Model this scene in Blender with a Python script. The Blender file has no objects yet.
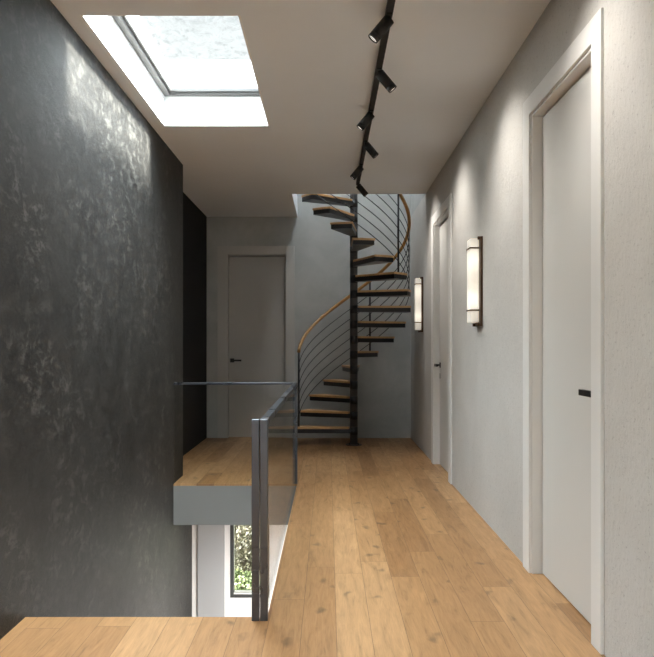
import bpy, bmesh, math, random
from mathutils import Vector, Matrix
random.seed(7)
S = bpy.context.scene
COL = S.collection
PI = math.pi

# ---------------------------------------------------------------- helpers
class MB:
    def __init__(self): self.bm = bmesh.new()
    def box(self, x0, x1, y0, y1, z0, z1):
        vs = [self.bm.verts.new((x, y, z)) for z in (z0, z1) for y in (y0, y1) for x in (x0, x1)]
        for f in ((0,2,3,1),(4,5,7,6),(0,1,5,4),(2,6,7,3),(0,4,6,2),(1,3,7,5)):
            self.bm.faces.new([vs[i] for i in f])
        return self
    def cyl(self, p0, p1, r, n=24, r1=None, smooth=True, caps=True):
        p0 = Vector(p0); p1 = Vector(p1); r1 = r if r1 is None else r1
        d = (p1-p0).normalized()
        u = d.orthogonal().normalized(); w = d.cross(u)
        a = []; b = []
        for i in range(n):
            t = 2*PI*i/n; o = u*math.cos(t)+w*math.sin(t)
            a.append(self.bm.verts.new(p0+o*r)); b.append(self.bm.verts.new(p1+o*r1))
        for i in range(n):
            f = self.bm.faces.new((a[i], a[(i+1)%n], b[(i+1)%n], b[i])); f.smooth = smooth
        if caps:
            self.bm.faces.new(a[::-1]); self.bm.faces.new(b)
        return self
    def ring(self, p0, p1, ro, ri, n=28):
        """open tube with wall thickness"""
        p0 = Vector(p0); p1 = Vector(p1); d = (p1-p0).normalized()
        u = d.orthogonal().normalized(); w = d.cross(u)
        R = []
        for (p, r) in ((p0, ro), (p1, ro), (p1, ri), (p0, ri)):
            R.append([self.bm.verts.new(p+(u*math.cos(2*PI*i/n)+w*math.sin(2*PI*i/n))*r) for i in range(n)])
        for k in range(4):
            A = R[k]; B = R[(k+1)%4]
            for i in range(n):
                f = self.bm.faces.new((A[i], A[(i+1)%n], B[(i+1)%n], B[i])); f.smooth = k in (0, 2)
        return self
    def tube(self, pts, r, n=12):
        pts = [Vector(p) for p in pts]; rings = []
        for i, p in enumerate(pts):
            t = (pts[min(i+1, len(pts)-1)]-pts[max(i-1, 0)]).normalized()
            u = t.cross(Vector((0,0,1)))
            u = u.normalized() if u.length > 1e-4 else Vector((1,0,0))
            w = t.cross(u)
            rr = r[i] if isinstance(r, (list, tuple)) else r
            rings.append([self.bm.verts.new(p+(u*math.cos(2*PI*k/n)+w*math.sin(2*PI*k/n))*rr) for k in range(n)])
        for A, B in zip(rings, rings[1:]):
            for k in range(n):
                f = self.bm.faces.new((A[k], A[(k+1)%n], B[(k+1)%n], B[k])); f.smooth = True
        self.bm.faces.new(rings[0][::-1]); self.bm.faces.new(rings[-1])
        return self
    def prism(self, poly, z0, z1):
        a = [self.bm.verts.new((x, y, z0)) for x, y in poly]
        b = [self.bm.verts.new((x, y, z1)) for x, y in poly]
        n = len(poly)
        for i in range(n): self.bm.faces.new((a[i], a[(i+1)%n], b[(i+1)%n], b[i]))
        self.bm.faces.new(a[::-1]); self.bm.faces.new(b)
        return self
    def quad(self, *ps):
        self.bm.faces.new([self.bm.verts.new(p) for p in ps]); return self
    def build(self, name, m, parent=None, bevel=0, off=None):
        if off is not None:
            bmesh.ops.translate(self.bm, verts=self.bm.verts, vec=-Vector(off))
        bmesh.ops.recalc_face_normals(self.bm, faces=self.bm.faces)
        me = bpy.data.meshes.new(name); self.bm.to_mesh(me); self.bm.free()
        me.materials.append(m)
        o = bpy.data.objects.new(name, me); COL.objects.link(o)
        if parent is not None: o.parent = parent
        if bevel:
            b = o.modifiers.new('bevel', 'BEVEL'); b.width = bevel; b.segments = 2; b.limit_method = 'ANGLE'
        return o

def empty(name, loc=(0,0,0)):
    o = bpy.data.objects.new(name, None); o.location = loc; o.empty_display_size = .1
    COL.objects.link(o); return o
def tag(o, label=None, cat=None, group=None, kind=None):
    if label: o['label'] = label
    if cat: o['category'] = cat
    if group: o['group'] = group
    if kind: o['kind'] = kind
    return o
def struct(o, label=None):
    o['kind'] = 'structure'
    if label: o['label'] = label
    return o

# ---------------------------------------------------------------- materials
def srgb(r, g, b):
    f = lambda c: (c/255/12.92) if c/255 <= .04045 else ((c/255+.055)/1.055)**2.4
    return (f(r), f(g), f(b), 1)
class NT:
    def __init__(self, name):
        self.m = bpy.data.materials.new(name); self.m.use_nodes = True
        self.t = self.m.node_tree; self.n = self.t.nodes; self.l = self.t.links
        self.b = self.n['Principled BSDF']; self.out = self.n['Material Output']
    def node(self, typ, **kw):
        o = self.n.new(typ)
        for k, v in kw.items():
            if k in o.inputs: o.inputs[k].default_value = v
            else: setattr(o, k, v)
        return o
    def link(self, a, b): self.l.new(a, b)
    def coords(self, scale=(1,1,1), rot=(0,0,0), loc=(0,0,0), src='Object'):
        tc = self.node('ShaderNodeTexCoord'); mp = self.node('ShaderNodeMapping')
        mp.inputs['Scale'].default_value = scale; mp.inputs['Rotation'].default_value = rot
        mp.inputs['Location'].default_value = loc
        self.link(tc.outputs[src], mp.inputs['Vector']); return mp.outputs[0]
    def noise(self, vec, scale, detail=6, rough=.6, dist=0):
        o = self.node('ShaderNodeTexNoise'); o.inputs['Scale'].default_value = scale
        o.inputs['Detail'].default_value = detail; o.inputs['Roughness'].default_value = rough
        o.inputs['Distortion'].default_value = dist
        self.link(vec, o.inputs['Vector']); return o.outputs['Fac']
    def ramp(self, fac, stops):
        r = self.node('ShaderNodeValToRGB'); e = r.color_ramp.elements
        while len(e) < len(stops): e.new(.5)
        for k, (p, c) in enumerate(stops):
            e[k].position = p; e[k].color = c if len(c) == 4 else (*c, 1)
        self.link(fac, r.inputs[0]); return r.outputs[0]
    def mix(self, fac, a, b, mode='MIX'):
        o = self.node('ShaderNodeMix', data_type='RGBA', blend_type=mode)
        for s, v in ((o.inputs[0], fac), (o.inputs[6], a), (o.inputs[7], b)):
            if hasattr(v, 'links'): self.link(v, s)
            else: s.default_value = v
        return o.outputs[2]
    def bump(self, h, strength, dist=.01):
        o = self.node('ShaderNodeBump'); o.inputs['Strength'].default_value = strength
        o.inputs['Distance'].default_value = dist
        self.link(h, o.inputs['Height']); self.link(o.outputs[0], self.b.inputs['Normal'])
    def set(self, color=None, rough=None, metal=None, spec=None):
        for k, v in (('Base Color', color), ('Roughness', rough), ('Metallic', metal), ('Specular IOR Level', spec)):
            if v is None: continue
            if hasattr(v, 'links'): self.link(v, self.b.inputs[k])
            else: self.b.inputs[k].default_value = v
        return self
G = lambda v: (v, v, v, 1)

def plaster(name, lo, hi, grain=.25, streak=True, rough=.75):
    t = NT(name)
    c = t.coords()
    a = t.noise(c, 1.7, 5, .6, .4)
    base = t.ramp(a, [(.3, lo), (.7, hi)])
    cs = t.coords(scale=(14, 5, 9))
    f = t.noise(cs, 9.5, 7, .74)
    spk = t.ramp(f, [(.35, G(.70)), (.42, G(1)), (.60, G(1)), (.70, G(1.05))])
    t.set(t.mix(1, base, spk, 'MULTIPLY') if streak else base, rough)
    fb = t.noise(t.coords(scale=(1,1,.6)), 38, 8, .7)
    t.bump(fb, grain, .01)
    return t.m
WALL = plaster('grey_plaster', (.485,.475,.455,1), (.55,.54,.52,1), .7)
BACKW = plaster('smooth_grey_plaster', (.35,.37,.37,1), (.50,.515,.51,1), .12, False)
CEIL = plaster('ceiling_paint', (.76,.80,.845,1), (.78,.82,.865,1), .03, False, .85)
WHITE = NT('white_paint').set((.8,.8,.79,1), .6).m
SHAFT = NT('white_reveal_paint').set((.86,.87,.88,1), .6).m
SLABG = plaster('grey_fascia_paint', (.185,.19,.188,1), (.20,.205,.203,1), .03, False, .7)
PANEL = NT('grey_panel_paint').set((.38,.395,.405,1), .6).m

def dark_stone():
    t = NT('dark_slate_plaster')
    c = t.coords()
    big = t.noise(c, .9, 4, .55, .6)
    base = t.ramp(big, [(.3, (.015,.0147,.014,1)), (.7, (.029,.028,.0265,1))])
    cs = t.coords(scale=(1, .5, .9))
    fl = t.noise(cs, 15, 12, .8, .25)
    pat = t.noise(t.coords(scale=(1, .6, .8)), 1.9, 3, .5, .8)
    pm = t.ramp(pat, [(.36, G(.15)), (.60, G(.8))])
    fm = t.ramp(fl, [(.50, G(0)), (.57, G(.7)), (.68, G(1))])
    m = t.node('ShaderNodeMath', operation='MULTIPLY'); t.link(pm, m.inputs[0]); t.link(fm, m.inputs[1])
    col = t.mix(m.outputs[0], base, (.105,.102,.094,1))
    dk = t.ramp(t.noise(t.coords(scale=(1,.7,.8)), 6, 8, .7, .8), [(.36, G(.7)), (.52, G(1))])
    t.set(t.mix(1, col, dk, 'MULTIPLY'), .48, spec=.22)
    rr = t.ramp(fl, [(.3, G(.50)), (.7, G(.68))]); t.link(rr, t.b.inputs['Roughness'])
    t.bump(fl, .4, .014)
    return t.m
STONE = dark_stone()
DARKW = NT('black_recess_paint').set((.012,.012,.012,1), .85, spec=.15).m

def oak(name='oak_planks'):
    t = NT(name)
    tc = t.node('ShaderNodeTexCoord')
    sx = t.node('ShaderNodeSeparateXYZ'); t.link(tc.outputs['Object'], sx.inputs[0])
    cb = t.node('ShaderNodeCombineXYZ')
    ax = t.node('ShaderNodeMath', operation='ADD'); t.link(sx.outputs['X'], ax.inputs[0]); ax.inputs[1].default_value = 8*.146-.035
    ay = t.node('ShaderNodeMath', operation='ADD'); t.link(sx.outputs['Y'], ay.inputs[0]); ay.inputs[1].default_value = 20.35
    t.link(ay.outputs[0], cb.inputs[0]); t.link(ax.outputs[0], cb.inputs[1])
    # one long-board pattern: each row shifted by a different amount
    row = t.node('ShaderNodeMath', operation='DIVIDE'); t.link(ax.outputs[0], row.inputs[0]); row.inputs[1].default_value = .146
    fl = t.node('ShaderNodeMath', operation='FLOOR'); t.link(row.outputs[0], fl.inputs[0])
    wn = t.node('ShaderNodeTexWhiteNoise', noise_dimensions='1D'); t.link(fl.outputs[0], wn.inputs['W'])
    sh = t.node('ShaderNodeMath', operation='MULTIPLY_ADD'); t.link(wn.outputs['Value'], sh.inputs[0]); sh.inputs[1].default_value = 1.6
    t.link(ay.outputs[0], sh.inputs[2])
    ln = t.node('ShaderNodeMath', operation='DIVIDE'); t.link(sh.outputs[0], ln.inputs[0]); ln.inputs[1].default_value = 1.6
    lf = t.node('ShaderNodeMath', operation='FLOOR'); t.link(ln.outputs[0], lf.inputs[0])
    idv = t.node('ShaderNodeCombineXYZ'); t.link(fl.outputs[0], idv.inputs[0]); t.link(lf.outputs[0], idv.inputs[1])
    wn2 = t.node('ShaderNodeTexWhiteNoise', noise_dimensions='2D'); t.link(idv.outputs[0], wn2.inputs['Vector'])
    tone = wn2.outputs['Value']
    def edge(val, w):
        fr = t.node('ShaderNodeMath', operation='FRACT'); t.link(val, fr.inputs[0])
        s = t.node('ShaderNodeMath', operation='SUBTRACT'); t.link(fr.outputs[0], s.inputs[0]); s.inputs[1].default_value = .5
        a = t.node('ShaderNodeMath', operation='ABSOLUTE'); t.link(s.outputs[0], a.inputs[0])
        g = t.node('ShaderNodeMath', operation='GREATER_THAN'); t.link(a.outputs[0], g.inputs[0]); g.inputs[1].default_value = .5-w
        return g.outputs[0]
    e1 = edge(row.outputs[0], .0085); e2 = edge(ln.outputs[0], .0011)
    mx = t.node('ShaderNodeMath', operation='MAXIMUM'); t.link(e1, mx.inputs[0]); t.link(e2, mx.inputs[1])
    # grain, offset per board
    off = t.node('ShaderNodeVectorMath', operation='MULTIPLY_ADD')
    t.link(wn2.outputs['Color'], off.inputs[0]); off.inputs[1].default_value = (7,7,7); t.link(tc.outputs['Object'], off.inputs[2])
    mp = t.node('ShaderNodeMapping'); mp.inputs['Scale'].default_value = (9, .9, 1); t.link(off.outputs[0], mp.inputs[0])
    gr = t.noise(mp.outputs[0], 3.2, 7, .62, 1.1)
    mp2 = t.node('ShaderNodeMapping'); mp2.inputs['Scale'].default_value = (60, 2.5, 1); t.link(off.outputs[0], mp2.inputs[0])
    fg = t.noise(mp2.outputs[0], 4, 4, .6)
    base = t.ramp(tone, [(0, (.262,.130,.050,1)), (.5, (.355,.190,.080,1)), (1, (.44,.255,.120,1))])
    g1 = t.ramp(gr, [(.25, G(.58)), (.43, G(.92)), (.58, G(1.04)), (.8, G(1.22))])
    c = t.mix(1, base, g1, 'MULTIPLY')
    g2 = t.ramp(fg, [(.3, G(.86)), (.6, G(1.04))])
    c = t.mix(1, c, g2, 'MULTIPLY')
    # knots
    mp3 = t.node('ShaderNodeMapping'); mp3.inputs['Scale'].default_value = (1.0, .62, 1); t.link(off.outputs[0], mp3.inputs[0])
    dn = t.node('ShaderNodeTexVoronoi', feature='F1'); dn.inputs['Scale'].default_value = 6.5
    dv = t.node('ShaderNodeVectorMath', operation='ADD'); t.link(mp3.outputs[0], dv.inputs[0])
    ns = t.node('ShaderNodeTexNoise'); ns.inputs['Scale'].default_value = 9; t.link(mp3.outputs[0], ns.inputs['Vector'])
    sc = t.node('ShaderNodeVectorMath', operation='SCALE'); sc.inputs['Scale'].default_value = .12; t.link(ns.outputs['Color'], sc.inputs[0])
    t.link(sc.outputs[0], dv.inputs[1]); t.link(dv.outputs[0], dn.inputs['Vector'])
    kn = t.ramp(dn.outputs['Distance'], [(0, G(.22)), (.07, G(.45)), (.20, G(1)), (1, G(1))])
    c = t.mix(.8, c, kn, 'MULTIPLY')
    c = t.mix(mx.outputs[0], c, (.16,.085,.035,1))
    t.set(c, .42, spec=.4)
    t.link(t.ramp(gr, [(.2, G(.5)), (.8, G(.38))]), t.b.inputs['Roughness'])
    t.bump(gr, .06, .004)
    return t.m
OAK = oak()
def solid_oak(name, ax, cols):
    t = NT(name)
    sc = [14, 14, 14]; sc[ax] = 1.2
    g = t.noise(t.coords(scale=sc), 3, 6, .6, .8)
    t.set(t.ramp(g, [(.3, cols[0]), (.7, cols[1])]), .42)
    return t.m
TREADW = solid_oak('oak_tread', 0, ((.50,.275,.11,1), (.68,.42,.20,1)))
RAILW = solid_oak('oak_handrail', 2, ((.27,.135,.035,1), (.44,.235,.07,1)))
def metal(name, col, rough=.4, met=.75):
    t = NT(name); t.set(col, rough, met)
    n = t.noise(t.coords(), 5, 3); t.link(t.ramp(n, [(.3, G(rough-.02)), (.7, G(rough+.03))]), t.b.inputs['Roughness'])
    return t.m
STEEL = metal('black_steel', (.026,.027,.030,1), .38, .5)
POLE = metal('black_steel_tube', (.075,.075,.078,1), .42, .35)
RAILM = metal('graphite_steel', (.10,.11,.13,1), .28, .85)
SPOTM = metal('black_powder_coat', (.008,.0075,.007,1), .55, .1)
HANDLE = metal('black_handle_metal', (.012,.012,.012,1), .35, .4)
BRONZE = metal('dark_bronze', (.085,.05,.03,1), .35, .8)
FRAMEG = metal('grey_window_frame', (.06,.06,.06,1), .6, .0)
FRAMED = metal('anthracite_window_frame', (.055,.06,.06,1), .45, .2)
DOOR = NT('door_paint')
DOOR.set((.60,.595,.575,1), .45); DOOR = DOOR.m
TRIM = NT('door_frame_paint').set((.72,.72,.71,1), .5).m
DOOR_SHADE = NT('shaded_door_paint').set((.44,.435,.42,1), .5).m  # door paint darkened to carry the shade at the back wall
TRIM_SHADE = NT('shaded_door_frame_paint').set((.50,.50,.485,1), .55).m  # frame paint, with the same shade put into its colour
CHROME = metal('satin_nickel', (.42,.43,.42,1), .45, .7)

def glass(name, tint=(1,1,1,1), streaks=False, ior=1.5, coat=1.0):
    t = NT(name); t.n.remove(t.b)
    ge = t.node('ShaderNodeNewGeometry'); dt = t.node('ShaderNodeVectorMath', operation='DOT_PRODUCT')
    t.link(ge.outputs['Normal'], dt.inputs[0]); t.link(ge.outputs['Incoming'], dt.inputs[1])
    def mth(op, a, b=None):
        o = t.node('ShaderNodeMath', operation=op)
        for k, v in enumerate((a, b)):
            if v is None: continue
            if hasattr(v, 'links'): t.link(v, o.inputs[k])
            else: o.inputs[k].default_value = v
        return o.outputs[0]
    r0 = ((ior-1)/(ior+1))**2     # Fresnel reflectance of the pane (Schlick)
    fr = mth('ADD', mth('MULTIPLY', mth('POWER', mth('SUBTRACT', 1.0, mth('ABSOLUTE', dt.outputs['Value'])), 5.0), 1-r0), r0)
    fr = mth('MULTIPLY', fr, coat)     # below 1: anti-reflective coated glass
    tr = t.node('ShaderNodeBsdfTransparent'); tr.inputs[0].default_value = tint
    gl = t.node('ShaderNodeBsdfGlossy'); gl.inputs['Roughness'].default_value = .01
    mx = t.node('ShaderNodeMixShader')
    t.link(fr, mx.inputs[0]); t.link(tr.outputs[0], mx.inputs[1]); t.link(gl.outputs[0], mx.inputs[2])
    res = mx.outputs[0]
    if streaks:   # melting frost and rain on the pane
        f = t.noise(t.coords(scale=(1, .7, 1)), 11, 9, .75, .5)
        k = t.ramp(f, [(.38, (.72,.76,.77,1)), (.46, (.83,.86,.87,1)), (.54, (.88,.91,.92,1)), (.62, (.78,.82,.83,1))])
        t.link(k, tr.inputs[0])
    t.link(res, t.out.inputs[0])
    return t.m
GLASS = glass('clear_glass', (.965,.975,.97,1), coat=.45)
PANE = glass('window_glass', (.96,.97,.97,1))
SKYP = glass('frosted_skylight_glass', (.9,.93,.95,1), True, coat=.06)

def emit(name, col, s):
    t = NT(name); t.set((.8,.8,.8,1), .4)
    t.b.inputs['Emission Color'].default_value = col; t.b.inputs['Emission Strength'].default_value = s
    return t.m
LENS = emit('spot_lens_glow', (1,.95,.88,1), .75)
def opal():
    t = NT('glowing_opal_glass'); t.set((.85,.83,.78,1), .3)
    tc = t.node('ShaderNodeTexCoord'); sx = t.node('ShaderNodeSeparateXYZ'); t.link(tc.outputs['Object'], sx.inputs[0])
    mr = t.node('ShaderNodeMapRange'); mr.inputs['From Min'].default_value = 0; mr.inputs['From Max'].default_value = .585
    t.link(sx.outputs['Z'], mr.inputs['Value'])
    v = t.ramp(mr.outputs[0], [(0, G(.28)), (.12, G(.40)), (.16, G(.62)), (.27, G(1)), (.40, G(.62)), (.5, G(.52)), (.60, G(.62)), (.74, G(1)), (.86, G(.6)), (1, G(.28))])
    mu = t.node('ShaderNodeMath', operation='MULTIPLY'); mu.inputs[1].default_value = OPAL_S
    t.link(v, mu.inputs[0]); t.link(mu.outputs[0], t.b.inputs['Emission Strength'])
    t.b.inputs['Emission Color'].default_value = (1,.90,.74,1)
    return t.m
OPAL_S = 1.05
OPAL = opal()

# ---------------------------------------------------------------- dimensions (metres)
EYE = 1.2; H = 2.856
XR = 1.07; XL = -1.334; XREC = -1.567
YB = 10.33; YE = 7.36            # back wall, end of the stone wall
YF = 3.53; YS = 6.906; XV = -.267  # stair void
UF = 3.116                        # upper floor level
YO = 8.773; XO = -.395            # stairwell opening
YS0 = -2.6                        # wall behind the viewer
ZL = -2.9                         # lower floor
SKX0, SKX1, SKY0, SKY1 = -1.235, -.452, 4.027, 6.05
ATT = 5.6

# ---------------------------------------------------------------- floors, ceiling
m = MB()
m.prism([(XL,YS0),(XR,YS0),(XR,3.214),(XR+.1,3.214),(XR+.1,4.206),(XR,4.206),(XR,7.03),(XR+.1,7.03),(XR+.1,8.06),(XR,8.06),(XR,YB),(-.541,YB),(-.541,YB+.1),(-1.302,YB+.1),(-1.302,YB),(XREC,YB),(XREC,YE),(XL,YE),(XL,YS),(XV,YS),(XV,YF),(XL,YF)], -.016, 0)
struct(m.build('floor', OAK), 'oak plank floor of the corridor and landing')
m = MB()
m.box(XL,XR,YS0,YF,-.354,-.0165); m.box(XV,XR,YF,YS,-.354,-.0165); m.box(XREC,XR,YS,YB,-.354,-.0165)
struct(m.build('trim_1', SLABG), 'grey painted edge of the landing slab')
# ceiling with skylight hole and stairwell opening
m = MB()
T0, T1 = H, UF
q = .012; a0, a1, b0, b1 = SKX0-q, SKX1+q, SKY0-q, SKY1+q
SK2 = (.2, 2.223)                  # unseen second skylight, added over the viewer to light the near end
m.box(XREC,a0,YS0,YE,T0,T1); m.box(a0,a1,YS0,SK2[0]-q,T0,T1); m.box(a0,a1,SK2[1]+q,b0,T0,T1); m.box(a0,a1,b1,YE,T0,T1)
m.box(a1,XR+.2,YS0,YE,T0,T1); m.box(XREC,XR+.2,YE,YO,T0,T1); m.box(XREC,XO,YO,YB,T0,T1)
struct(m.build('ceiling', CEIL), 'warm grey ceiling with a skylight and a stair opening')
# skylight shaft linings (inside faces of the holes) and outer kerbs
ZK = H+.5
def skylight(n, y0, y1, tr, lab):
    m = MB()
    m.box(SKX0-q,SKX0,y0-q,y1+q,H+.001,ZK); m.box(SKX1,SKX1+q,y0-q,y1+q,H+.001,ZK)
    m.box(SKX0,SKX1,y0-q,y0,H+.001,ZK); m.box(SKX0,SKX1,y1,y1+q,H+.001,ZK)
    struct(m.build('trim_%d' % tr, SHAFT), 'white plastered skylight shaft')
    w = struct(empty('window_%d' % n, (SKX0, y0, H)), lab)
    fz0, fz1, fw = H+.222, H+.268, .045
    m = MB()
    m.box(SKX0,SKX0+fw,y0,y1,fz0,fz1); m.box(SKX1-fw,SKX1,y0,y1,fz0,fz1)
    m.box(SKX0+fw,SKX1-fw,y0,y0+fw,fz0,fz1); m.box(SKX0+fw,SKX1-fw,y1-fw,y1,fz0,fz1)
    m.box(SKX0+fw,SKX0+fw+.018,y0+fw,y1-fw,fz0+.02,fz1); m.box(SKX0+fw,SKX1-fw,y1-fw-.018,y1-fw,fz0+.02,fz1)
    m.build('window_frame', FRAMEG, w, .003, w.location)
    MB().box(SKX0,SKX1,y0,y1,ZK-.012,ZK-.002).build('window_pane', SKYP, w, 0, w.location)
skylight(1, SKY0, SKY1, 2, 'rectangular skylight with a grey frame')
skylight(5, SK2[0], SK2[1], 4, None)

# ---------------------------------------------------------------- walls
# left: stone wall from the lower floor to the ceiling
struct(MB().box(XL-.233,XL,YS0,YE,ZL,H).box(XL-.233,XL,YE,7.85,ZL,-.3545).build('wall_left', STONE), 'dark slate-textured plaster wall')
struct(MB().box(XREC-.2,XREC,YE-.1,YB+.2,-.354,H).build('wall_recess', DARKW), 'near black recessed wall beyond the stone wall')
# right wall, niches for two doors
D1 = (3.214, 4.206); D2 = (7.03, 8.06); DT = 2.41; NI = .11
m = MB()
xa, xb = XR, XR+.2
m.box(xa,xb,YS0,D1[0],-.354,H); m.box(xa,xb,D1[1],D2[0],-.354,H); m.box(xa,xb,D2[1],YB,-.354,H)
for d in (D1, D2):
    m.box(xa,xb,d[0],d[1],DT,H); m.box(xa+NI,xb,d[0],d[1],-.018,DT); m.box(xa,xb,d[0],d[1],-.354,-.018)
struct(m.build('wall_right', WALL), 'pale grey textured plaster wall')
# back wall with door niche
BD = (-1.302, -.541); BT = 2.366
m = MB(); ya, yb = YB, YB+.2
m.box(XREC-.2,BD[0],ya,yb,-.354,UF); m.box(BD[1],XR+.2,ya,yb,-.354,UF); m.box(-.75,XR+.2,ya,yb,UF,ATT)
m.box(BD[0],BD[1],ya,yb,BT,UF); m.box(BD[0],BD[1],ya+NI,yb,-.018,BT); m.box(BD[0],BD[1],ya,yb,-.354,-.018)
struct(m.build('wall_back', BACKW), 'grey plaster wall behind the spiral staircase')
# wall behind the viewer; its wide window is added, unseen, to let in light
m = MB(); wx0, wx1, wz0, wz1 = -1.28, 1.02, .06, 2.78
m.box(XL-.233,wx0,YS0-.2,YS0,ZL,UF); m.box(wx1,XR+.2,YS0-.2,YS0,ZL,UF)
m.box(wx0,wx1,YS0-.2,YS0,wz1,UF); m.box(wx0,wx1,YS0-.2,YS0,-.6,wz0)
m.box(wx0,wx1,YS0-.2,YS0,ZL,-2.6)
struct(m.build('wall_front', WHITE))
def window(n, x0, x1, y, z0, z1, mat, fr=.05, mull=False):
    w = struct(empty('window_%d' % n, ((x0+x1)/2, y, z0)))
    m = MB()
    m.box(x0,x0+fr,y-.03,y+.03,z0,z1).box(x1-fr,x1,y-.03,y+.03,z0,z1)
    m.box(x0+fr,x1-fr,y-.03,y+.03,z0,z0+fr).box(x0+fr,x1-fr,y-.03,y+.03,z1-fr,z1)
    if mull: m.box((x0+x1)/2-fr/2,(x0+x1)/2+fr/2,y-.03,y+.03,z0+fr,z1-fr)
    m.build('window_frame', mat, w, .003, w.location)
    MB().box(x0+fr,x1-fr,y-.008,y+.008,z0+fr,z1-fr).build('window_pane', PANE, w, 0, w.location)
    return w
window(3, wx0, wx1, YS0-.1, wz0, wz1, FRAMED, .05, True)
window(4, wx0, wx1, YS0-.1, -2.6, -.6, FRAMED, .05, True)  # unseen lower window, added to light the lower back wall
# upper storey: a narrow stair head round the stairwell
UX, UY = -.55, 8.5
m = MB()
m.box(XR,XR+.2,UY-.2,YB,T1,ATT); m.box(XR,XR+.2,YO,YB,H,T1)
struct(m.build('wall_upper_right', BACKW))
struct(MB().box(UX-.2,UX,UY-.2,YB,UF,ATT).build('wall_upper_left', BACKW))
struct(MB().box(UX,XR,UY-.2,UY,UF,ATT).build('wall_upper_front', BACKW))
ux0, ux1, uy0, uy1 = -.05, .6, 9.0, 9.8
m = MB()
m.box(UX-.2,ux0,UY-.2,YB+.2,ATT,ATT+.2); m.box(ux1,XR+.2,UY-.2,YB+.2,ATT,ATT+.2)
m.box(ux0,ux1,UY-.2,uy0,ATT,ATT+.2); m.box(ux0,ux1,uy1,YB+.2,ATT,ATT+.2)
struct(m.build('ceiling_upper', CEIL))
# lower storey
YW = 7.85
lw = (-.962, -.575, -1.283, -.46)
m = MB()
m.box(XL,lw[0],YW,YW+.25,ZL,-.3545); m.box(lw[1],XR,YW,YW+.25,ZL,-.3545)
m.box(lw[0],lw[1],YW,YW+.25,ZL,lw[2]); m.box(lw[0],lw[1],YW,YW+.25,lw[3],-.3545)
struct(m.build('wall_lower_back', WHITE), 'white wall of the lower floor with a narrow window')
struct(MB().box(-1.277,-1.012,YW-.02,YW,ZL,-.3545).build('trim_3', PANEL, None, .003), 'flat grey panel on the white lower wall')
struct(MB().box(XR,XR+.2,YS0,YW+.25,ZL,-.3545).build('wall_lower_right', WHITE))
struct(MB().box(XL,XR,YS0,YW,ZL-.2,ZL).build('floor_lower', OAK))
w2 = window(2, lw[0], lw[1], YW+.04, lw[2], lw[3], FRAMED, .038)
w2['label'] = 'narrow dark-framed window below the landing'
MB().box(lw[0]+.038,lw[1]-.038,YW-.005,YW+.009,lw[2]+.0385,lw[2]+.052).build('window_sill', WHITE, w2, 0, w2.location)

# ---------------------------------------------------------------- doors
def door_right(n, y0, y1, handle_far):
    """door in the right wall; opening y0..y1"""
    r = struct(empty('door_%d' % n, (XR, (y0+y1)/2, 0)))
    L = r.location
    tw, th = .132, .098; p = .014
    m = MB()
    tn = tw if handle_far else .114
    m.box(XR-p,XR,y0-tn,y0,0,DT+th); m.box(XR-p,XR,y1,y1+tw,0,DT+th); m.box(XR-p,XR,y0,y1,DT,DT+th)
    g = .012
    m.box(XR,XR+NI,y0,y0+g,0,DT).box(XR,XR+NI,y1-g,y1,0,DT).box(XR,XR+NI,y0+g,y1-g,DT-g,DT)
    m.build('door_frame', TRIM, r, .002, L)
    MB().box(XR+.052,XR+.10,y0+g+.004,y1-g-.004,.006,DT-g-.008).build('door_leaf', DOOR, r, .003, L)
    yh = y1-.075 if handle_far else y0+.045
    s = -1 if handle_far else 1       # lever points towards the middle of the leaf
    z = 1.0
    xf = XR+.052
    h = MB().box(xf-.009,xf+.001,yh-.026,yh+.026,z-.026,z+.026).cyl((xf-.009,yh,z),(xf-.052,yh,z),.0095,16)
    h.box(xf-.060,xf-.042,min(yh-s*.012,yh+s*.135),max(yh-s*.012,yh+s*.135),z-.013,z+.013)
    h.build('door_handle', HANDLE, r, .002, L)
    MB().box(xf-.008,xf+.001,yh-.026,yh+.026,z-.135,z-.083).build('lock_plate', CHROME, r, .002, L)
    return r
d1 = door_right(1, *D1, False); d1['label'] = 'tall pale grey door nearest in the right wall'
d2 = door_right(2, *D2, True); d2['label'] = 'pale grey door farther along the right wall between the two wall lamps'
def door_back():
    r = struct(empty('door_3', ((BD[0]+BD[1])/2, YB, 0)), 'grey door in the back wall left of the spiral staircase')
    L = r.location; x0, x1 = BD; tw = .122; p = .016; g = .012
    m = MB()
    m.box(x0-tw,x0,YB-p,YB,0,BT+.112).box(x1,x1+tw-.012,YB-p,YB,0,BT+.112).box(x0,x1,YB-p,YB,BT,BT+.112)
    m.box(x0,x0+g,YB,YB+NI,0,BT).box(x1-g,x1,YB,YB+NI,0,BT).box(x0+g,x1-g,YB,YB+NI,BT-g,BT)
    m.build('door_frame', TRIM_SHADE, r, .002, L)
    MB().box(x0+g+.004,x1-g-.004,YB+.045,YB+.09,.006,BT-g-.006).build('door_leaf', DOOR_SHADE, r, .003, L)
    xh, z, yf = x0+.06, 1.0, YB+.045
    h = MB().box(xh-.026,xh+.026,yf-.009,yf+.001,z-.026,z+.026).cyl((xh,yf-.009,z),(xh,yf-.05,z),.0095,16)
    h.box(xh-.012,xh+.125,yf-.058,yf-.042,z-.012,z+.012)
    h.build('door_handle', HANDLE, r, .002, L)
    return r
door_back()

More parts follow.
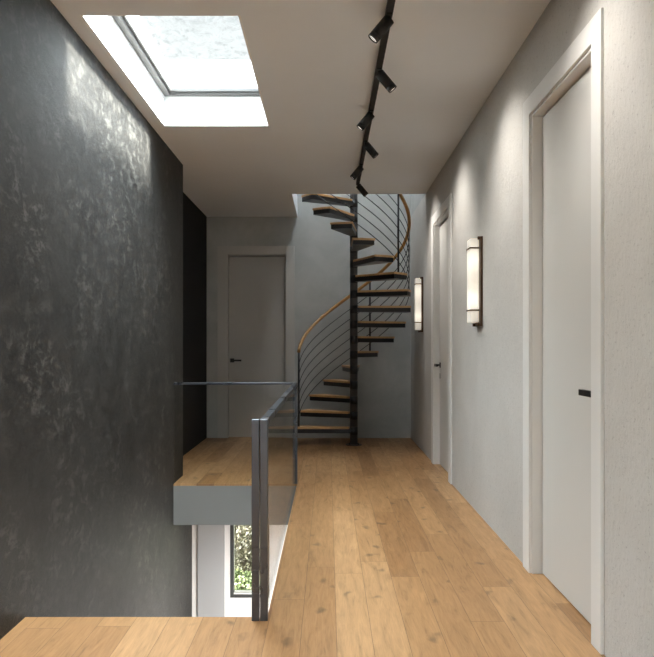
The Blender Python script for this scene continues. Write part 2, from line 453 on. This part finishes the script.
# ---------------------------------------------------------------- spiral staircase
CX, CY = .309, 9.58
RT = .685; RR = .661
st = tag(empty('spiral_staircase', (CX, CY, 0)), 'black steel spiral staircase with oak treads and a curved oak handrail', 'staircase')
def pol(th, r):                    # th in degrees, 0 = left, rising through the back wall side
    a = math.radians(180-th); return (r*math.cos(a), r*math.sin(a))
MB().cyl((0,0,0.012),(0,0,5.0),.046,32).build('centre_pole', POLE, st)
bp = MB().cyl((0,0,0),(0,0,.012),.095,32)
for k in range(4):
    x, y = pol(45+90*k, .073); bp.cyl((x,y,.012),(x,y,.022),.009,6,smooth=False)
bp.build('base_plate', STEEL, st)
A = [-2, 17, 37, 57, 79, 98, 119, 140, 161, 183, 207, 230, 251.5, 273, 294.5, 315, 334.5]
Z = [.22+.181*k for k in range(17)]
def wedge(a0, a1, r0, r1, hw):
    """tread outline: narrow at the pole, curved at the tip"""
    am = (a0+a1)/2
    pts = []
    ux, uy = pol(am, 1); vx, vy = -uy, ux
    pts.append((ux*r0+vx*hw, uy*r0+vy*hw)); pts.append((ux*r0-vx*hw, uy*r0-vy*hw))
    n = 4
    c0, c1 = pol(a0, r1), pol(a1, r1)
    # orient so that the outline does not cross itself
    d0 = (c0[0]-pts[1][0])**2+(c0[1]-pts[1][1])**2; d1 = (c1[0]-pts[1][0])**2+(c1[1]-pts[1][1])**2
    seq = [pol(a0+(a1-a0)*i/n, r1) for i in range(n+1)]
    if d1 < d0: seq = seq[::-1]
    return pts+seq
for k in range(16):
    z = Z[k]
    pan = MB().prism(wedge(A[k]+.6, A[k+1]-.6, .035, RT-.006, .036), z-.074, z-.024)
    pan.cyl((0,0,z-.09),(0,0,z+.004),.0472,28)
    t = pan.build('tread', STEEL, st)
    MB().prism(wedge(A[k]-.3, A[k+1]+.3, .056, RT, .045), z-.024, z).build('wooden_top', TREADW, t, .002)
railz = lambda th: 1.095+.00838*th
TH0, TH1 = 3, 327
hel = lambda th, dz, r: (*pol(th, r), railz(th)+dz)
MB().tube([hel(TH0+(TH1-TH0)*i/120, 0, RR) for i in range(121)], .0205, 14).build('handrail', RAILW, st)
for j in range(6):
    MB().tube([hel(TH0+(TH1-TH0)*i/110, -.172-.125*j, RR) for i in range(111)], .0048, 6).build('railing_rod', STEEL, st)
for th, k in ((3, 0), (110, 5), (221.5, 10), (323, 15)):
    x, y = pol(th, RR)
    b = MB().cyl((x,y,Z[k]-.072),(x,y,railz(th)-.012),.0115,14)
    b.build('baluster', STEEL, st)

# ---------------------------------------------------------------- glass railing round the void
gr = tag(empty('glass_railing', (XV-.03, YF, 0)), 'frameless glass balustrade with graphite posts and top rail round the stair void', 'railing')
L = gr.location
RZ = .876
for x0, x1 in ((-.332, -.299), (-.295, -.262)):
    MB().box(x0,x1,YF-.055,YF-.015,0,RZ).build('post', RAILM, gr, .002, L)
MB().box(-.304,-.264,YS+.004,YS+.036,0,RZ).build('post', RAILM, gr, .002, L)
MB().box(-.297,-.264,YF-.015,YS+.004,RZ-.03,RZ).build('top_rail', RAILM, gr, .002, L)
MB().box(XL+.001,-.299,YS+.006,YS+.034,RZ-.02,RZ).build('top_rail', RAILM, gr, .002, L)
MB().box(-.286,-.276,YF-.015,YS+.004,-.02,RZ-.03).build('glass_panel', GLASS, gr, 0, L)
MB().box(XL+.004,-.300,YS+.015,YS+.025,.0,RZ-.02).build('glass_panel', GLASS, gr, 0, L)

# ---------------------------------------------------------------- track and spotlights
XT = .302
tr = tag(empty('ceiling_track', (XT, 5.2, H)), 'long black lighting track mounted on the ceiling', 'light track')
L = tr.location
MB().box(XT-.017,XT+.017,1.1,8.13,H-.030,H).build('track_rail', SPOTM, tr, .002, L)
MB().box(XT-.0175,XT+.0175,8.13,8.15,H-.031,H).build('end_cap', SPOTM, tr, .002, L)
DN = math.radians(40)
spots = [(1.45,1,'black spotlight over the viewer at the near start of the track, turned right'),
         (2.28,-1,'black spotlight over the viewer, second from the near start of the track, turned left'),
         (3.10,1,'black spotlight just above the top edge of the photo, turned right'),
         (3.94,-1,'topmost black spotlight in the photo, on the ceiling track, turned left'),
         (4.72,1,'second black spotlight down from the top of the photo, turned right'),
         (5.56,-1,'third black spotlight down from the top of the photo, turned left'),
         (6.39,1,'fourth black spotlight down from the top of the photo, turned right'),
         (7.22,-1,'fifth black spotlight down from the top of the photo, turned left'),
         (8.04,1,'black spotlight at the far end of the track by the stairs, turned right')]
def make_spot(s):
    r = empty('spotlight')
    d = Vector((s*math.sin(DN), 0, -math.cos(DN)))
    p = Vector((0,0,-.052))
    MB().box(-.014,.014,-.032,.032,-.040,-.0305).cyl((0,0,-.040),(0,0,-.056),.008,12).build('track_adapter', SPOTM, r, .001)
    b = MB().cyl(p, p+d*.100, .029, 28).ring(p+d*.100, p+d*.128, .029, .024, 28)
    b.build('lamp_body', SPOTM, r)
    MB().cyl(p+d*.101, p+d*.1225, .0238, 24).build('lens', LENS, r)
    return r
protos = {}
for y, s, lab in spots:
    if s not in protos:
        o = make_spot(s); protos[s] = o
    else:
        src = protos[s]; o = src.copy(); COL.objects.link(o)
        for ch in src.children:
            c = ch.copy(); COL.objects.link(c); c.parent = o
    o.location = (XT, y, H)
    tag(o, lab, 'spotlight', 'track spotlights on the ceiling')

# ---------------------------------------------------------------- wall lamps
def make_sconce():
    r = empty('wall_lamp')
    # local: x = 0 at the wall, room is -x ; y along the wall ; z = 0 at the lower end
    HT = .62
    MB().box(-.018,0,-.105,.105,0,HT).build('back_plate', BRONZE, r, .002)
    for y in (-.090, .090):
        MB().box(-.034,-.018,y-.010,y+.010,HT-.022,HT).build('bracket', BRONZE, r, .002)
        MB().box(-.036,-.018,y-.012,y+.012,.0,.020).build('bracket', BRONZE, r, .002)
    o = MB().box(-.080,-.0205,-.066,.066,0,.585).build('glass_shade', OPAL, r, .006)
    o.location = (0,0,.025)
    for z in (.105, .538):
        m = MB()
        m.box(-.085,-.0182,-.071,-.0665,z,z+.011).box(-.085,-.0182,.0665,.071,z,z+.011).box(-.085,-.0805,-.0665,.0665,z,z+.011)
        m.build('clasp_band', BRONZE, r)
    return r
s1 = make_sconce(); s1.location = (XR, 5.63, 1.332)
tag(s1, 'glowing opal wall lamp between the two right-hand doors, larger of the pair', 'wall lamp', 'opal wall lamps on the right wall')
s2 = s1.copy(); COL.objects.link(s2)
for ch in s1.children:
    c = ch.copy(); COL.objects.link(c); c.parent = s2
s2.location = (XR, 9.08, 1.345)
tag(s2, 'glowing opal wall lamp beside the spiral staircase beyond the far door', 'wall lamp', 'opal wall lamps on the right wall')

# ---------------------------------------------------------------- garden below
def foliage_mat(name, cols):
    t = NT(name)
    n = t.noise(t.coords(), 9, 4)
    t.set(t.ramp(n, [(.3, cols[0]), (.5, cols[1]), (.7, cols[2])]), .6)
    return t.m
LEAF1 = foliage_mat('pale_leaves', ((.035,.034,.016,1), (.075,.068,.038,1), (.125,.112,.07,1)))
LEAF2 = foliage_mat('green_leaves', ((.012,.022,.005,1), (.04,.058,.012,1), (.08,.10,.025,1)))
BARK = NT('bark').set((.05,.035,.025,1), .85).m
GRASS = foliage_mat('grass', ((.045,.05,.03,1), (.06,.065,.035,1), (.08,.08,.05,1)))
ZG = -3.3
struct(MB().box(-30,30,YW+.25,60,ZG-.2,ZG).build('ground', GRASS))
def shrub(name, cx, cy, z0, z1, rx, ry, n, size, mat, seed):
    rnd = random.Random(seed)
    r = empty(name, (cx, cy, ZG))
    m = MB()
    zc = (z0+z1)/2-ZG; hz = (z1-z0)/2
    for i in range(n):
        while True:
            p = Vector((rnd.uniform(-1,1), rnd.uniform(-1,1), rnd.uniform(-1,1)))
            if .25 < p.length < 1: break
        p = Vector((p.x*rx, p.y*ry, zc+p.z*hz))
        d = Vector((rnd.uniform(-1,1), rnd.uniform(-1,1), rnd.uniform(-.6,1))).normalized()
        u = d.orthogonal().normalized()*size*rnd.uniform(.5,1.1); w = d.cross(u)*.5
        m.quad(p-u, p+w, p+u, p-w)
    m.build('leaves', mat, r)
    b = MB()
    for i in range(9):
        a = rnd.uniform(0, 2*PI); e = Vector((math.cos(a)*rx*.7, math.sin(a)*ry*.7, zc+hz*rnd.uniform(.1,.8)))
        mid = e*.5+Vector((0,0,.25)); mid.x *= .7; mid.y *= .7
        b.tube([(0,0,0), mid, e], [.035, .024, .008], 7)
    b.build('branches', BARK, r)
    return r
o = shrub('garden_shrub', -1.35, 14.2, ZG+.35, -.9, 1.2, .8, 14000, .042, LEAF1, 3)
tag(o, 'pale leafy shrub filling the upper part of the lower window', 'shrub')
o = shrub('garden_shrub', -1.55, 12.9, ZG+.02, -2.42, .55, .4, 4500, .042, LEAF2, 5)
tag(o, 'low green shrub at the foot of the view through the lower window', 'shrub')
o = shrub('garden_shrub', -2.3, 17.5, ZG+.3, 1.2, 2.6, 1.2, 5000, .14, LEAF1, 9)
tag(o, 'large pale shrub behind the others outside the lower window', 'shrub')

# ---------------------------------------------------------------- light
SUN = 78.0
LOW, ZENITH = 1.42, 66.0
W = bpy.data.worlds.new('sky'); S.world = W; W.use_nodes = True
nt = W.node_tree; bg = nt.nodes['Background']
tc = nt.nodes.new('ShaderNodeTexCoord'); sx = nt.nodes.new('ShaderNodeSeparateXYZ'); rp = nt.nodes.new('ShaderNodeValToRGB')
nt.links.new(tc.outputs['Generated'], sx.inputs[0]); nt.links.new(sx.outputs['Z'], rp.inputs[0])
e = rp.color_ramp.elements
e[0].position = 0; e[0].color = (1.0,.955,.89,1); e[1].position = .75; e[1].color = (.93,.975,1.0,1)
nt.links.new(rp.outputs[0], bg.inputs[0])
# overcast sky: dim near the horizon, bright overhead where the sun stands behind the cloud
mr = nt.nodes.new('ShaderNodeMapRange'); mr.interpolation_type = 'SMOOTHSTEP'
nt.links.new(sx.outputs['Z'], mr.inputs['Value'])
mr.inputs['From Min'].default_value = .44; mr.inputs['From Max'].default_value = .85
mr.inputs['To Min'].default_value = LOW; mr.inputs['To Max'].default_value = ZENITH
nt.links.new(mr.outputs[0], bg.inputs[1])

def light(name, typ, loc, rot, energy=0, **kw):
    d = bpy.data.lights.new(name, typ); d.energy = energy
    for k, v in kw.items(): setattr(d, k, v)
    o = bpy.data.objects.new(name, d); o.location = loc; o.rotation_euler = rot; COL.objects.link(o)
    return o
def portal(name, loc, rot, sx_, sy_):
    o = light(name, 'AREA', loc, rot, 1, shape='RECTANGLE', size=sx_, size_y=sy_)
    o.data.cycles.is_portal = True
    return o
portal('skylight_portal', ((SKX0+SKX1)/2,(SKY0+SKY1)/2,ZK+.02), (0,0,0), SKX1-SKX0, SKY1-SKY0)
portal('skylight_portal', ((SKX0+SKX1)/2,sum(SK2)/2,ZK+.02), (0,0,0), SKX1-SKX0, SK2[1]-SK2[0])
portal('stairwell_portal', ((ux0+ux1)/2,(uy0+uy1)/2,ATT+.22), (0,0,0), ux1-ux0, uy1-uy0)
portal('window_portal', ((wx0+wx1)/2,YS0-.25,(wz0+wz1)/2), (PI/2,0,0), wx1-wx0, wz1-wz0)
portal('lower_window_portal', ((wx0+wx1)/2,YS0-.25,-1.6), (PI/2,0,0), wx1-wx0, 2.0)
# the sun behind thin cloud, falling through the skylights onto the stone wall
light('sun', 'SUN', (6,5,9), Vector((-.70,.02,-.72)).to_track_quat('-Z','Y').to_euler(), SUN, angle=math.radians(10), color=(1,.93,.83))
# fill light added out of view to brighten the lower back wall
light('lower_floor_fill', 'AREA', (.35,6.2,-.42), (0,0,0), 210, shape='DISK', size=.5, color=(1,.985,.97))
# the spot lamps themselves
for y, s, lab in spots:
    d = Vector((s*math.sin(DN), 0, -math.cos(DN)))
    p = Vector((XT, y, H-.052))+d*.131
    o = light('spot_beam', 'SPOT', p, d.to_track_quat('-Z','Y').to_euler(), 50, spot_size=math.radians(104), spot_blend=.9, shadow_soft_size=.02, color=(1,.94,.86))

# ---------------------------------------------------------------- camera
cam = bpy.data.cameras.new('camera'); co = bpy.data.objects.new('camera', cam); COL.objects.link(co)
co.location = (0, 0, EYE); co.rotation_euler = (PI/2, 0, 0)
cam.sensor_fit = 'HORIZONTAL'; cam.sensor_width = 36; cam.lens = 800/654*36
cam.shift_x = -.0015; cam.shift_y = 16.5/654
cam.clip_start = .05
S.camera = co
vs = S.view_settings; vs.view_transform = 'Standard'; vs.look = 'None'; vs.gamma = 1; vs.use_curve_mapping = False
vs.exposure = -.14
